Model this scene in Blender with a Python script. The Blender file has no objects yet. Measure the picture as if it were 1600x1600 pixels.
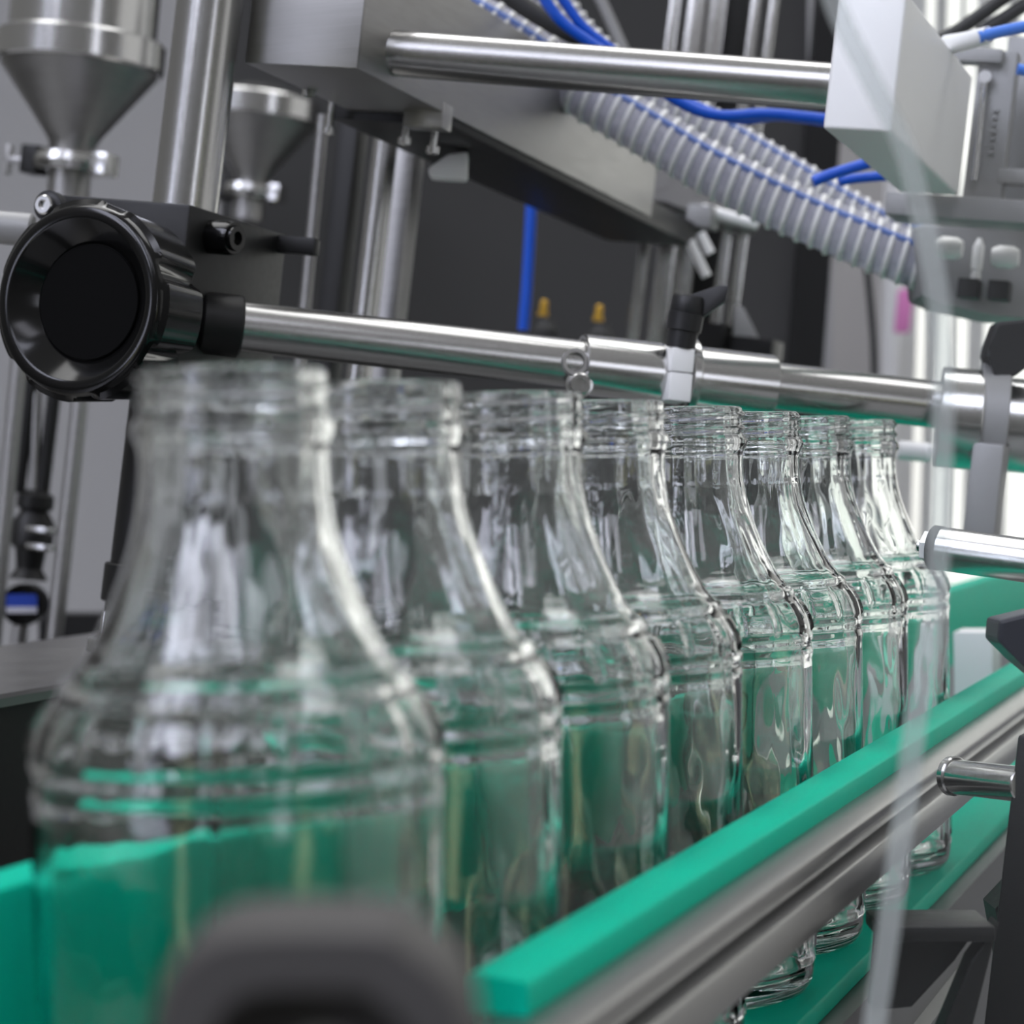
import bpy, bmesh, math, random
from mathutils import Vector, Matrix, noise
random.seed(4)
SC = bpy.context.scene
COL = SC.collection
PI = math.pi
# ------------------------------------------------------------------ camera
FPX = 3585.41
CAM = Vector((.2046, -.3945, .0534))
YAW, PIT, ROL = -.35375, -.01536, -.01677
F = Vector((math.sin(YAW)*math.cos(PIT), math.cos(YAW)*math.cos(PIT), math.sin(PIT)))
R0 = Vector((math.cos(YAW), -math.sin(YAW), 0)); U0 = R0.cross(F)
R = R0*math.cos(ROL) + U0*math.sin(ROL)
U = -R0*math.sin(ROL) + U0*math.cos(ROL)
# machine axes: the filler stands a few degrees out of square with the conveyor
MROT = Matrix.Rotation(math.radians(7.5), 3, F)
MX = MROT @ Vector((1, 0, 0)); MY = MROT @ Vector((0, 1, 0)); MZ = MROT @ Vector((0, 0, 1))
WX, WY, WZ = Vector((1, 0, 0)), Vector((0, 1, 0)), Vector((0, 0, 1))

def P(x, y, d):
    """point at distance d along the view axis"""
    return CAM + d*(F + R*((x-800)/FPX) + U*((800-y)/FPX))
def S(px, d): return px*d/FPX

cam = bpy.data.cameras.new('camera'); cam_o = bpy.data.objects.new('camera', cam); COL.objects.link(cam_o)
M = Matrix((R, U, -F)).transposed().to_4x4(); M.translation = CAM
cam_o.matrix_world = M
cam.sensor_width = 36; cam.lens = 36*FPX/1600; cam.clip_start = .01; cam.clip_end = 50
cam.dof.use_dof = True; cam.dof.focus_distance = .79; cam.dof.aperture_fstop = 15
SC.camera = cam_o

# ------------------------------------------------------------------ materials
def mat(name, col, rough=.5, metal=0, **k):
    m = bpy.data.materials.new(name); m.use_nodes = True
    b = m.node_tree.nodes['Principled BSDF']
    b.inputs['Base Color'].default_value = (*col, 1); b.inputs['Roughness'].default_value = rough
    b.inputs['Metallic'].default_value = metal
    for a, v in k.items():
        b.inputs[a.replace('_', ' ')].default_value = v
    return m
def grain(m, scale=(40, 40, 900), amt=.12, bump=.05, cvar=.0):
    """brushed or mottled finish: stretched noise into roughness, colour and bump"""
    nt = m.node_tree; N = nt.nodes; L = nt.links; b = N['Principled BSDF']
    tc = N.new('ShaderNodeTexCoord'); mp = N.new('ShaderNodeMapping'); mp.inputs['Scale'].default_value = scale
    nz = N.new('ShaderNodeTexNoise'); nz.inputs['Scale'].default_value = 1; nz.inputs['Detail'].default_value = 4
    L.new(tc.outputs['Object'], mp.inputs['Vector']); L.new(mp.outputs['Vector'], nz.inputs['Vector'])
    mr = N.new('ShaderNodeMapRange'); r0 = b.inputs['Roughness'].default_value
    mr.inputs['To Min'].default_value = max(.02, r0-amt); mr.inputs['To Max'].default_value = r0+amt
    L.new(nz.outputs['Fac'], mr.inputs['Value']); L.new(mr.outputs['Result'], b.inputs['Roughness'])
    if cvar:
        c = b.inputs['Base Color'].default_value[:]
        mx = N.new('ShaderNodeMix'); mx.data_type = 'RGBA'
        mx.inputs[6].default_value = tuple(v*(1-cvar) for v in c[:3])+(1,); mx.inputs[7].default_value = tuple(min(1, v*(1+cvar)) for v in c[:3])+(1,)
        L.new(nz.outputs['Fac'], mx.inputs[0]); L.new(mx.outputs[2], b.inputs['Base Color'])
    if bump:
        bp = N.new('ShaderNodeBump'); bp.inputs['Strength'].default_value = bump; bp.inputs['Distance'].default_value = .001
        L.new(nz.outputs['Fac'], bp.inputs['Height']); L.new(bp.outputs['Normal'], b.inputs['Normal'])
    return m
STEEL = grain(mat('brushed_steel', (.55, .547, .54), .21, 1), (300, 300, 30), .008, 0)
POLISH = grain(mat('ground_steel_rod', (.46, .457, .45), .25, 1), (300, 300, 300), .03, 0)
DULL = grain(mat('dull_steel', (.34, .335, .33), .38, 1), (60, 60, 600), .1, .05, .15)
ALU = grain(mat('milled_aluminium', (.88, .88, .875), .5, .15), (300, 900, 60), .1, .08)
ALUR = grain(mat('extruded_aluminium', (.26, .26, .26), .33, 1), (700, 6, 700), .06, .05, .2)
CAST = grain(mat('grey_cast_housing', (.30, .30, .30), .5, .25), (200, 200, 200), .08, .05)
GREEN = grain(mat('green_plastic', (.0, .425, .285), .5, Specular_IOR_Level=.05), (60, 60, 60), .06, .03, .05)
BLACKM = grain(mat('black_anodised', (.008, .008, .008), .42, .0, Specular_IOR_Level=.3), (300, 300, 300), .06, .03)
BLACKG = mat('glossy_black_plastic', (.004, .004, .004), .14, Specular_IOR_Level=.35)
BLACKP = grain(mat('matt_black_plastic', (.016, .016, .017), .45, Specular_IOR_Level=.35), (200, 200, 200), .08, .04)
RUBBER = mat('black_rubber', (.02, .02, .02), .6)
BLUE = mat('blue_polyurethane', (.0, .075, .52), .3)
BLUEL = mat('pale_blue_polyurethane', (.05, .2, .72), .3)
WHITE = mat('white_plastic', (.8, .8, .8), .4)
BRASS = mat('brass', (.55, .33, .05), .35, .8)
HOSE = mat('clear_pvc', (.62, .62, .70), .25, 0, Transmission_Weight=.5, IOR=1.15)
HOSEW = mat('white_hose_spiral', (.72, .72, .70), .45)
HOSEB = mat('blue_hose_thread', (.12, .2, .5), .4)
PINK = mat('pink_cloth', (.75, .25, .55), .8)
NAVY = mat('dark_navy_plastic', (.012, .014, .024), .35)
PANEL = grain(mat('grey_sheet_panel', (.042, .0415, .04), .6, Specular_IOR_Level=.2), (4, 4, 4), .05, 0, .12)
WALL = grain(mat('painted_wall', (.31, .307, .30), .8), (3, 3, 3), .05, 0, .06)
BEIGE = grain(mat('beige_door_leaf', (.36, .345, .32), .7), (3, 3, 3), .05, 0, .06)
FLOORM = grain(mat('grey_floor', (.2, .2, .2), .6), (4, 4, 4), .1, 0, .1)
FRAMEM = mat('white_window_frame', (.75, .75, .74), .5)
SLAT = mat('white_blind_slat', (.8, .8, .79), .7, 0, Transmission_Weight=.35)
GLASS = mat('clear_bottle_glass', (.975, .995, .985), .004, 0, Transmission_Weight=1.0, IOR=1.5)
def sheet(name, tint, haze, gloss):
    m = bpy.data.materials.new(name); m.use_nodes = True; nt = m.node_tree; N = nt.nodes; L = nt.links
    N.remove(N['Principled BSDF']); o = N['Material Output']
    t = N.new('ShaderNodeBsdfTransparent'); t.inputs[0].default_value = (*tint, 1)
    d = N.new('ShaderNodeBsdfTranslucent'); d.inputs[0].default_value = (.85, .87, .88, 1)
    d2 = N.new('ShaderNodeBsdfDiffuse'); d2.inputs[0].default_value = (.85, .87, .88, 1)
    a = N.new('ShaderNodeMixShader'); a.inputs[0].default_value = .5; L.new(d.outputs[0], a.inputs[1]); L.new(d2.outputs[0], a.inputs[2])
    x = N.new('ShaderNodeMixShader'); x.inputs[0].default_value = haze; L.new(t.outputs[0], x.inputs[1]); L.new(a.outputs[0], x.inputs[2])
    g = N.new('ShaderNodeBsdfGlossy'); g.inputs['Roughness'].default_value = .05
    y = N.new('ShaderNodeMixShader'); y.inputs[0].default_value = gloss; L.new(x.outputs[0], y.inputs[1]); L.new(g.outputs[0], y.inputs[2])
    L.new(y.outputs[0], o.inputs[0]); return m
ACRYL = sheet('clear_acrylic', (.975, .985, .985), .025, .015)
ACRYLE = sheet('acrylic_cut_edge', (.93, .95, .95), .3, .03)
PANE = sheet('window_glass', (.97, .98, .98), .01, .02)

# ------------------------------------------------------------------ mesh builder
class MB:
    def __init__(s): s.bm = bmesh.new()
    def box(s, c, w, h, t, ax=(MX, MZ, MY), bev=0, seg=2):
        """box centred at c, sizes along ax[0], ax[1], ax[2]"""
        vs = []
        for k in (-.5, .5):
            for j in (-.5, .5):
                for i in (-.5, .5): vs.append(s.bm.verts.new(c + ax[0]*w*i + ax[1]*h*j + ax[2]*t*k))
        fs = [s.bm.faces.new([vs[i] for i in q]) for q in ((0,1,3,2), (4,6,7,5), (0,4,5,1), (2,3,7,6), (0,2,6,4), (1,5,7,3))]
        if bev:
            es = list({e for f in fs for e in f.edges})
            bmesh.ops.bevel(s.bm, geom=es, offset=bev, segments=seg, affect='EDGES', profile=.6)
        return s
    def lathe(s, a, axis, prof, seg=48, fn=None, cap=True):
        """prof: (distance along axis, radius); revolve about the axis through a"""
        ax = axis.normalized(); u = ax.orthogonal().normalized(); v = ax.cross(u)
        rings = []
        for (h, r) in prof:
            if r < 1e-7: rings.append([s.bm.verts.new(a+ax*h)]); continue
            rings.append([s.bm.verts.new(a + ax*h + (u*math.cos(t)+v*math.sin(t))*(r*(fn(t, h) if fn else 1))) for t in (2*PI*k/seg for k in range(seg))])
        for p, q in zip(rings, rings[1:]):
            for k in range(seg):
                n = (k+1) % seg
                if len(p) == 1 and len(q) == 1: break
                if len(p) == 1: s.bm.faces.new((p[0], q[n], q[k]))
                elif len(q) == 1: s.bm.faces.new((p[k], p[n], q[0]))
                else: s.bm.faces.new((p[k], p[n], q[n], q[k]))
        if cap:
            for rg in (rings[0], rings[-1]):
                if len(rg) > 2: s.bm.faces.new(rg)
        return s
    def cyl(s, a, b, r, seg=40, ch=.0):
        d = b-a; L = d.length
        pr = [(0, r), (L, r)] if not ch else [(0, r-ch), (ch, r), (L-ch, r), (L, r-ch)]
        return s.lathe(a, d, pr, seg)
    def tube(s, pts, r, seg=16, per=10, rf=None):
        pts = smooth_path(pts, per)
        n = len(pts); prev = None; rings = []; acc = 0
        for i, p in enumerate(pts):
            t = (pts[min(i+1, n-1)] - pts[max(i-1, 0)]).normalized()
            if prev is None: u = t.orthogonal().normalized()
            else: u = (prev - t*prev.dot(t)).normalized()
            prev = u; v = t.cross(u)
            rr = rf(i, n)*r if rf else r
            rings.append([s.bm.verts.new(p + (u*math.cos(2*PI*k/seg)+v*math.sin(2*PI*k/seg))*rr) for k in range(seg)])
        for p, q in zip(rings, rings[1:]):
            for k in range(seg): s.bm.faces.new((p[k], p[(k+1) % seg], q[(k+1) % seg], q[k]))
        s.bm.faces.new(rings[0]); s.bm.faces.new(rings[-1])
        return s
    def prism(s, poly, d, bev=0):
        """poly: list of 3D points in one plane; d: extrusion vector"""
        a = [s.bm.verts.new(p) for p in poly]; b = [s.bm.verts.new(p+d) for p in poly]
        n = len(a); fs = [s.bm.faces.new(a), s.bm.faces.new(b)]
        for k in range(n): fs.append(s.bm.faces.new((a[k], a[(k+1) % n], b[(k+1) % n], b[k])))
        if bev:
            es = list({e for f in fs for e in f.edges})
            bmesh.ops.bevel(s.bm, geom=es, offset=bev, segments=2, affect='EDGES', profile=.6)
        return s
    def build(s, name, m, parent=None, smooth=True, auto=35):
        bm = s.bm
        bmesh.ops.recalc_face_normals(bm, faces=bm.faces)
        if parent is not None:
            o0 = parent_origin(parent)
        else:
            xs = [v.co for v in bm.verts]
            o0 = Vector((sum(v.x for v in xs)/len(xs), sum(v.y for v in xs)/len(xs), min(v.z for v in xs)))
        bmesh.ops.translate(bm, verts=bm.verts, vec=-o0)
        for f in bm.faces: f.smooth = smooth
        if smooth:
            for e in bm.edges:
                if len(e.link_faces) == 2 and e.calc_face_angle(0) > math.radians(auto): e.smooth = False
        me = bpy.data.meshes.new(name); bm.to_mesh(me); bm.free()
        me.materials.append(m)
        o = bpy.data.objects.new(name, me); COL.objects.link(o)
        if parent is not None: o.parent = parent
        else: o.location = o0
        return o
ORI = {}
def parent_origin(p):
    o = Vector((0, 0, 0))
    while p is not None:
        o = o + p.location; p = p.parent
    return o
def smooth_path(pts, per):
    if len(pts) < 3 or per < 2: return [Vector(p) for p in pts]
    out = []
    q = [pts[0]*2-pts[1]] + list(pts) + [pts[-1]*2-pts[-2]]
    for i in range(1, len(q)-2):
        p0, p1, p2, p3 = q[i-1], q[i], q[i+1], q[i+2]
        for k in range(per):
            t = k/per
            out.append(.5*((2*p1) + (p2-p0)*t + (2*p0-5*p1+4*p2-p3)*t*t + (3*p1-p0-3*p2+p3)*t**3))
    out.append(q[-2].copy()); return out
def thing(name, label, cat, loc, group=None):
    o = bpy.data.objects.new(name, None); COL.objects.link(o); o.location = loc; o.empty_display_size = .02
    o['label'] = label; o['category'] = cat
    if group: o['group'] = group
    return o
def tag(o, label, cat, group=None):
    o['label'] = label; o['category'] = cat
    if group: o['group'] = group
    return o
def struct(o): o['kind'] = 'structure'; return o

# ------------------------------------------------------------------ glass bottles
ZB = -.1147                                   # bed the bottles stand on
OUT = [(-.1147, .0300), (-.1145, .0335), (-.1132, .0362), (-.1105, .0380), (-.107, .0387), (-.1045, .0389), (-.1035, .0392), (-.1015, .0392), (-.1005, .0389),
       (-.09, .0389), (-.05, .0392), (-.012, .0394), (-.0065, .0394), (-.0055, .0397), (-.0040, .0397), (-.0030, .0393),
       (-.0012, .0393), (-.0002, .0398), (.0012, .0398), (.0020, .0393),
       (.0045, .0391), (.0075, .0382), (.0105, .0365), (.0128, .0347), (.0140, .0341), (.0152, .0339), (.0162, .0334), (.0170, .0318),
       (.0205, .0290), (.025, .0266), (.030, .0244), (.0355, .0222), (.041, .0203), (.046, .0191), (.051, .0183), (.056, .0180), (.0595, .0181),
       (.0612, .0188), (.0625, .0197), (.0640, .0198), (.0652, .0190), (.0660, .0182), (.068, .0181), (.0735, .0181), (.0745, .0179), (.075, .0172)]
def smoothstep(a, b, x):
    t = max(0, min(1, (x-a)/(b-a))); return t*t*(3-2*t)
def bump(x, w): return max(0, 1-(x/w)**2)**2 if abs(x) < w else 0
def bottle_mesh():
    seg = 216; bm = bmesh.new()
    # resample the outline finely
    prof = []
    for (z0, r0), (z1, r1) in zip(OUT, OUT[1:]):
        n = max(1, int(math.hypot(z1-z0, r1-r0)/(.0004 if z0 > .0655 else .0011)))
        for k in range(n): prof.append((z0+(z1-z0)*k/n, r0+(r1-r0)*k/n))
    prof.append(OUT[-1])
    NR = 18
    def rout(z, r, t):
        # ribs up the shoulder and round the heel
        ph = (t*NR/(2*PI)) % 1 - .5
        d = ph*2*PI/NR*r
        w = smoothstep(.0018, .0035, z)*(1-smoothstep(.0115, .0132, z))
        r += .0010*bump(d, .0010)*w
        w2 = smoothstep(-.1005, -.0995, z)*(1-smoothstep(-.088, -.086, z))
        r += .0006*bump(d, .0010)*w2
        if .0655 < z < .0742:                                   # screw thread
            for k in (0, 1):
                zz = .0664 + .0043*(t/(2*PI)+k)
                r += .0010*bump(z-zz, .0012)*smoothstep(.0660, .0672, zz)*(1-smoothstep(.0728, .0740, zz))
        if -.098 < z < .0:                                        # slow waviness of moulded glass
            r += .00024*noise.noise(Vector((math.cos(t)*2.3, math.sin(t)*2.3, z*26)))
        return r
    outer = [[bm.verts.new((rout(z, r, t)*math.cos(t), rout(z, r, t)*math.sin(t), z)) for t in (2*PI*k/seg for k in range(seg))] for z, r in prof]
    # inside surface
    ins = []
    base = -.1095
    for z, r in prof:
        if z < base+.004 or z > .0748: continue
        th = .0026 if z < .0 else .0026
        # the inside ignores rings and threads
        if z > .056: ri = .0153
        elif .0125 < z < .018: ri = (.0345 + (.0312-.0345)*(z-.0125)/.0055) - th
        elif -.008 < z < .003: ri = .0393-th
        else: ri = r-th
        if z < -.09: ri = .0389-th
        if .05 < z <= .056: ri = min(ri, .0181-th) + (.0153-(.0181-th))*smoothstep(.05, .056, z)
        ins.append((z, ri))
    def rin(z, r, t):
        return r + .0006*noise.noise(Vector((math.cos(t)*1.7+5, math.sin(t)*1.7, z*30))) + .0002*noise.noise(Vector((math.cos(t)*6, math.sin(t)*6+3, z*70)))
    prof_in = [(base+.0001, .014), (base+.0006, .024), (base+.0016, .031), (base+.003, .0348)] + ins + [(.0750, .0158)]
    inner = [[bm.verts.new((rin(z, r, t)*math.cos(t), rin(z, r, t)*math.sin(t), z)) for t in (2*PI*k/seg for k in range(seg))] for z, r in prof_in]
    def strip(A, B):
        for k in range(seg): bm.faces.new((A[k], A[(k+1) % seg], B[(k+1) % seg], B[k]))
    for A, B in zip(outer, outer[1:]): strip(A, B)
    for A, B in zip(inner, inner[1:]): strip(B, A)
    strip(outer[-1], inner[-1])
    c = bm.verts.new((0, 0, base+.0012))
    for k in range(seg): bm.faces.new((inner[0][(k+1) % seg], inner[0][k], c))
    # underside with a push-up
    ring2 = [bm.verts.new((.024*math.cos(2*PI*k/seg), .024*math.sin(2*PI*k/seg), -.1132)) for k in range(seg)]
    strip(ring2, outer[0])
    c2 = bm.verts.new((0, 0, -.1122))
    for k in range(seg): bm.faces.new((ring2[(k+1) % seg], ring2[k], c2))
    bmesh.ops.recalc_face_normals(bm, faces=bm.faces)
    bmesh.ops.translate(bm, verts=bm.verts, vec=(0, 0, -ZB))
    for f in bm.faces: f.smooth = True
    me = bpy.data.meshes.new('bottle'); bm.to_mesh(me); bm.free(); me.materials.append(GLASS)
    return me
bmesh_b = bottle_mesh()
OFFX = [.0022, -.0020, -.0007, -.0026, -.0003, -.0007, .0006, .0030]
BL = ['largest clear glass bottle, nearest and most blurred, in front at the left of the row',
      'second clear glass bottle of the row, directly behind the largest one at the left',
      'third clear glass bottle from the left, mouth just under the rod clamp socket screw',
      'fourth clear glass bottle from the left, its mouth left of the split clamp collar',
      'fifth clear glass bottle from the left, rim sharp under the black lever',
      'sharp clear glass bottle sixth from the left, behind the one under the black lever',
      'seventh clear glass bottle from the left, second to last in the row',
      'farthest clear glass bottle, last at right, sensor tip before its shoulder']
for k in range(8):
    o = bpy.data.objects.new('glass_bottle', bmesh_b); COL.objects.link(o)
    o.location = (OFFX[k], .0814*k, ZB); o.rotation_euler = (0, 0, [0, 1.1, 2.3, .6, 4.2, 2.9, 5.1, 3.4][k])
    tag(o, BL[k], 'bottle', 'empty glass bottles in a row on the conveyor')

# ------------------------------------------------------------------ conveyor
def yprism(m, sec, y0, y1): return m.prism([Vector((x, y0, z)) for x, z in sec], Vector((0, y1-y0, 0)))
YA, YE = .012, 1.75
t = thing('guide_rail', 'near green plastic guide rail on a grooved aluminium profile, in front of the bottles', 'guide rail', Vector((.055, YA, -.071)))
m = MB(); yprism(m, [(.0438, -.0420), (.0446, -.0412), (.0556, -.0424), (.0562, -.0432), (.0562, -.0488), (.0438, -.0488)], YA, YE); m.build('green_strip', GREEN, t, auto=60)
m = MB(); yprism(m, [(.0500, -.0490), (.0600, -.0486), (.0664, -.0496), (.0668, -.0502), (.0668, -.0522), (.0655, -.0528), (.0612, -.0530), (.0606, -.0540), (.0606, -.0588), (.0614, -.0598), (.0660, -.0602), (.0668, -.0610), (.0668, -.0704), (.0658, -.0712), (.0500, -.0712)], YA-.012, YE)
m.build('aluminium_profile', ALUR, t, auto=50)
t = thing('guide_rail', 'far green plastic guide rail board behind the bottles', 'guide rail', Vector((-.05, -.25, -.1147)))
m = MB(); yprism(m, [(-.0445, -.0280), (-.0455, -.0258), (-.0560, -.0250), (-.0570, -.0260), (-.0570, -.0740), (-.0445, -.0740)], -.25, YE); m.build('green_board', GREEN, t, auto=60)
m = MB(); yprism(m, [(-.0572, -.03), (-.068, -.03), (-.068, -.075), (-.0572, -.075)], -.25, YE); m.build('aluminium_profile', ALUR, t)
for yy in (.3, .9, 1.5):
    m = MB(); m.cyl(Vector((-.069, yy, -.05)), Vector((-.10, yy, -.05)), .006, 24); m.build('standoff', STEEL, t)
t = thing('conveyor_bed', 'green plastic conveyor bed with grey metal side frame, under the bottles', 'conveyor', Vector((0, -.1, -.30)))
m = MB(); yprism(m, [(-.046, ZB-.0062), (-.046, ZB), (.0415, ZB), (.0426, ZB-.0008), (.0426, ZB-.0062)], -.25, YE); m.build('wear_strip', GREEN, t, auto=60)
m = MB(); yprism(m, [(-.050, ZB-.0064), (.0500, ZB-.0064), (.0500, ZB-.034), (.0545, ZB-.036), (.0545, ZB-.075), (-.0545, ZB-.075), (-.0545, ZB-.036), (-.050, ZB-.034)], -.25, YE); m.build('side_frame', grain(mat('dark_steel_frame', (.16, .16, .158), .42, 1), (60, 8, 60), .08, .04, .15), t, auto=30)
for yy in (.12, .62, 1.3):
    m = MB(); m.box(Vector((0, yy, -.52)), .09, .64, .05, (WX, WZ, WY), .004); m.build('leg', BLACKM, t)

# standoff and black upright carrying the near rail
t = thing('rail_bracket', 'black upright rail bracket with a short steel standoff, right edge below the guide rail', 'bracket', P(1600, 1600, .80))
m = MB(); m.cyl(P(1486, 1213, .775), P(1600, 1226, .745), S(27, .775), 40, .0004); m.build('standoff', STEEL, t)
m = MB(); m.cyl(P(1484, 1212, .7755), P(1494, 1213, .773), S(31, .775), 40, .0005); m.build('washer', STEEL, t)
m = MB(); m.box(P(1612, 1420, .755), S(86, .755), S(545, .755), .03, (MX, MZ, MY), .0012); m.build('upright', BLACKM, t)
m = MB(); m.prism([P(1555, 1420, .775), P(1640, 1330, .775), P(1640, 1660, .775), P(1598, 1660, .775)], F*.02); m.build('foot_plate', BLACKM, t)

# dark brackets under the conveyor on the right
t = thing('support_bracket', 'black support bracket hanging under the conveyor side frame at lower right', 'bracket', P(1420, 1590, .70))
m = MB(); m.prism([P(1374, 1462, .69), P(1532, 1446, .69), P(1492, 1500, .69), P(1425, 1574, .69), P(1364, 1580, .69)], F*.012, .0008); m.build('gusset', BLACKM, t, False)
m = MB(); m.box(P(1452, 1446, .69), S(176, .69), S(24, .69), .03, (R, U, F), .001); m.build('flange', BLACKM, t)
t = thing('support_strut', 'black diagonal strut below the rail bracket at bottom right corner', 'strut', P(1470, 1640, .68))
m = MB(); m.prism([P(1518, 1500, .68), P(1562, 1440, .68), P(1506, 1660, .68), P(1452, 1660, .68)], F*.012, .0008); m.build('diagonal_bar', BLACKM, t, False)

# star knob clamp in front of the near rail end (out of focus)
d = .22
t = thing('rail_clamp', 'dark blurred round clamp in the foreground at the bottom edge', 'clamp', P(490, 2000, d))
c = P(490, 1730, d); m = MB()
pl = []
for k in range(64):
    a = 2*PI*k/64; cx, cy = math.cos(a), math.sin(a)
    rx = 262*abs(cx)**.55*(1 if cx > 0 else -1); ry = 285*abs(cy)**.62*(1 if cy > 0 else -1)
    pl.append((rx, ry - .12*rx*(1 if rx > 150 else 0)))
ring = lambda s, dd: [c + (R*x*s + U*y*s)*(d/FPX) + F*dd for x, y in pl]
rings = [ring(.62, .010), ring(.62, .001), ring(.66, -.0005), ring(.95, -.0005), ring(1, .002), ring(1, .017), ring(.9, .018)]
vs = [[m.bm.verts.new(p) for p in rg] for rg in rings]
for A, B in zip(vs, vs[1:]):
    for k in range(64): m.bm.faces.new((A[k], A[(k+1) % 64], B[(k+1) % 64], B[k]))
m.bm.faces.new(vs[0]); m.bm.faces.new(vs[-1]); m.build('grip', grain(mat('worn_grey_rubber', (.05, .047, .046), .6), (90, 90, 90), .05, .02), t)
m = MB(); m.cyl(c+F*.008, c+F*.05, S(90, d), 24); m.build('spindle', STEEL, t)

# ------------------------------------------------------------------ cylinder sensor, handle, small block
t = thing('proximity_sensor', 'steel barrel sensor with black ring and stepped tip, pointing left at the last bottle', 'sensor', P(1530, 870, .80))
a, b = P(1470, 857, .80), P(1900, 918, .75); ax = (b-a).normalized()
m = MB(); m.cyl(a, b, S(34, .80), 48, .0004); m.build('barrel', STEEL, t)
m = MB(); m.cyl(a-ax*.0032, a+ax*.0002, S(35, .80), 48, .0003); m.build('seal_ring', RUBBER, t)
m = MB(); m.cyl(a-ax*.0062, a-ax*.003, S(25, .80), 6, .0002); m.build('hex_nut', ALU, t)
m = MB(); m.cyl(a-ax*.0085, a-ax*.006, S(9.5, .80), 24, .0003); m.build('tip', STEEL, t)
d = .70
t = thing('hand_clamp', 'dark navy faceted hand clamp at right edge above the green rail', 'clamp', P(1600, 1045, d))
m = MB(); m.prism([P(1562, 969, d), P(1640, 950, d), P(1640, 1075, d), P(1592, 1034, d), P(1559, 1002, d)], F*.02, .0012); m.build('grip', NAVY, t, False)
m = MB(); m.cyl(P(1640, 1010, d+.01), P(1720, 1010, d+.01), .004, 20); m.build('spindle', STEEL, t)
q = P(1527, 1035, 1.25); m = MB(); m.box(Vector((q.x, q.y, -.0745)), .021, .0804, .03, (WX, WZ, WY), .001)
tag(m.build('plastic_block', WHITE), 'white plastic block standing on the conveyor bed past the last bottle', 'block')

# ------------------------------------------------------------------ filler machine: rods and clamps
ra, rb = P(330, 505, .935), P(1720, 661, 1.03); rdir = (rb-ra).normalized()
def rod_at(px):
    # point of the lower rod whose picture column is px
    lo, hi = 0., 1.
    for _ in range(40):
        mid = (lo+hi)/2; q = ra.lerp(rb, mid)-CAM; x = 800+FPX*q.dot(R)/q.dot(F)
        if x < px: lo = mid
        else: hi = mid
    return ra.lerp(rb, lo)
m = MB(); m.cyl(ra, rb, .0104, 64, .0005)
tag(m.build('steel_rod', POLISH), 'long lower steel rod crossing behind the bottle mouths, out of the black knob bracket', 'rod', 'ground steel rods of the filler')
m = MB(); m.cyl(P(560, 79, .985), P(1330, 138, .95), .0098, 64, .0005)
tag(m.build('steel_rod', POLISH), 'upper steel rod from the steel beam across to the big aluminium block', 'rod', 'ground steel rods of the filler')
# cross clamp on the lower rod
t = thing('rod_clamp', 'two-sleeve steel clamp with black lever on the lower rod', 'clamp', rod_at(1045)-MZ*.02)
rs = .0131; up = (U - rdir*U.dot(rdir)).normalized(); tw = rdir.cross(up).normalized()
if tw.dot(F) > 0: tw = -tw                                  # towards the viewer
def ringlathe(a, b, ri, ro): 
    L = (b-a).length
    m = MB(); m.lathe(a, b-a, [(0, ri), (0, ro-.0006), (.0006, ro), (L-.0006, ro), (L, ro-.0006), (L, ri), (0, ri)], 64, cap=False); return m
ringlathe(rod_at(906), rod_at(1030), .0107, rs).build('sleeve', STEEL, t)
ringlathe(rod_at(1064), rod_at(1204), .0107, rs+.0004).build('sleeve', STEEL, t)
ringlathe(rod_at(1066), rod_at(1080), .0107, rs+.0038).build('flange', STEEL, t)
q = rod_at(1046)
m = MB(); m.box(q+tw*.0125+up*.0052, .0098, .0100, .010, (rdir, up, tw), .0005); m.build('clamp_jaw', ALU, t)
m = MB(); m.box(q+tw*.0125-up*.0062, .0098, .0118, .010, (rdir, up, tw), .0005); m.build('clamp_jaw', ALU, t)
ringlathe(rod_at(1031), rod_at(1063), .0107, rs-.0008).build('split_collar', ALU, t)
# lever: post and arm
b0 = q+tw*.012+up*.0104; ad = (MZ*.98+MX*.06).normalized()
m = MB(); m.lathe(b0, ad, [(0, .0062), (.0075, .0064), (.0077, .0074), (.0150, .0076), (.0152, .0072), (.0156, .0074), (.0215, .0070), (.0225, .0062), (.0225, .004), (.021, .0035), (.021, 0)], 40)
lv = m.build('lever', BLACKP, t)
m = MB(); m.cyl(b0+ad*.019, b0+ad*.0218, .0024, 6); m.build('lever_screw', STEEL, lv)
top = b0+ad*.0195
m = MB(); pa = top + MX*.0005 - F*.001
arm = [pa-MX*.004+MZ*.002, pa+MX*.012+MZ*.0085, pa+MX*.0165+MZ*.0088, pa+MX*.0158+MZ*.002, pa+MX*.004-MZ*.008]
m.prism(arm, F*.009, .0012); m.build('lever_arm', BLACKP, lv)
# socket screw at the left end of sleeve
sc0 = rod_at(900)+tw*.0112-up*.0093
m = MB(); m.lathe(sc0-tw*.004, tw*1+rdir*-.18, [(0, .0058), (.003, .0058), (.0032, .0046), (.0072, .0046), (.0078, .0040), (.0078, .0024), (.0055, .0022), (.0055, 0)], 40); m.build('socket_screw', STEEL, t)
m = MB(); m.lathe(rod_at(888)+tw*.0085, tw, [(0, .0056), (.003, .0056), (.003, .0040), (.0005, .0036), (.0005, 0)], 40); m.build('slot_end', DULL, t)

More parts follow.
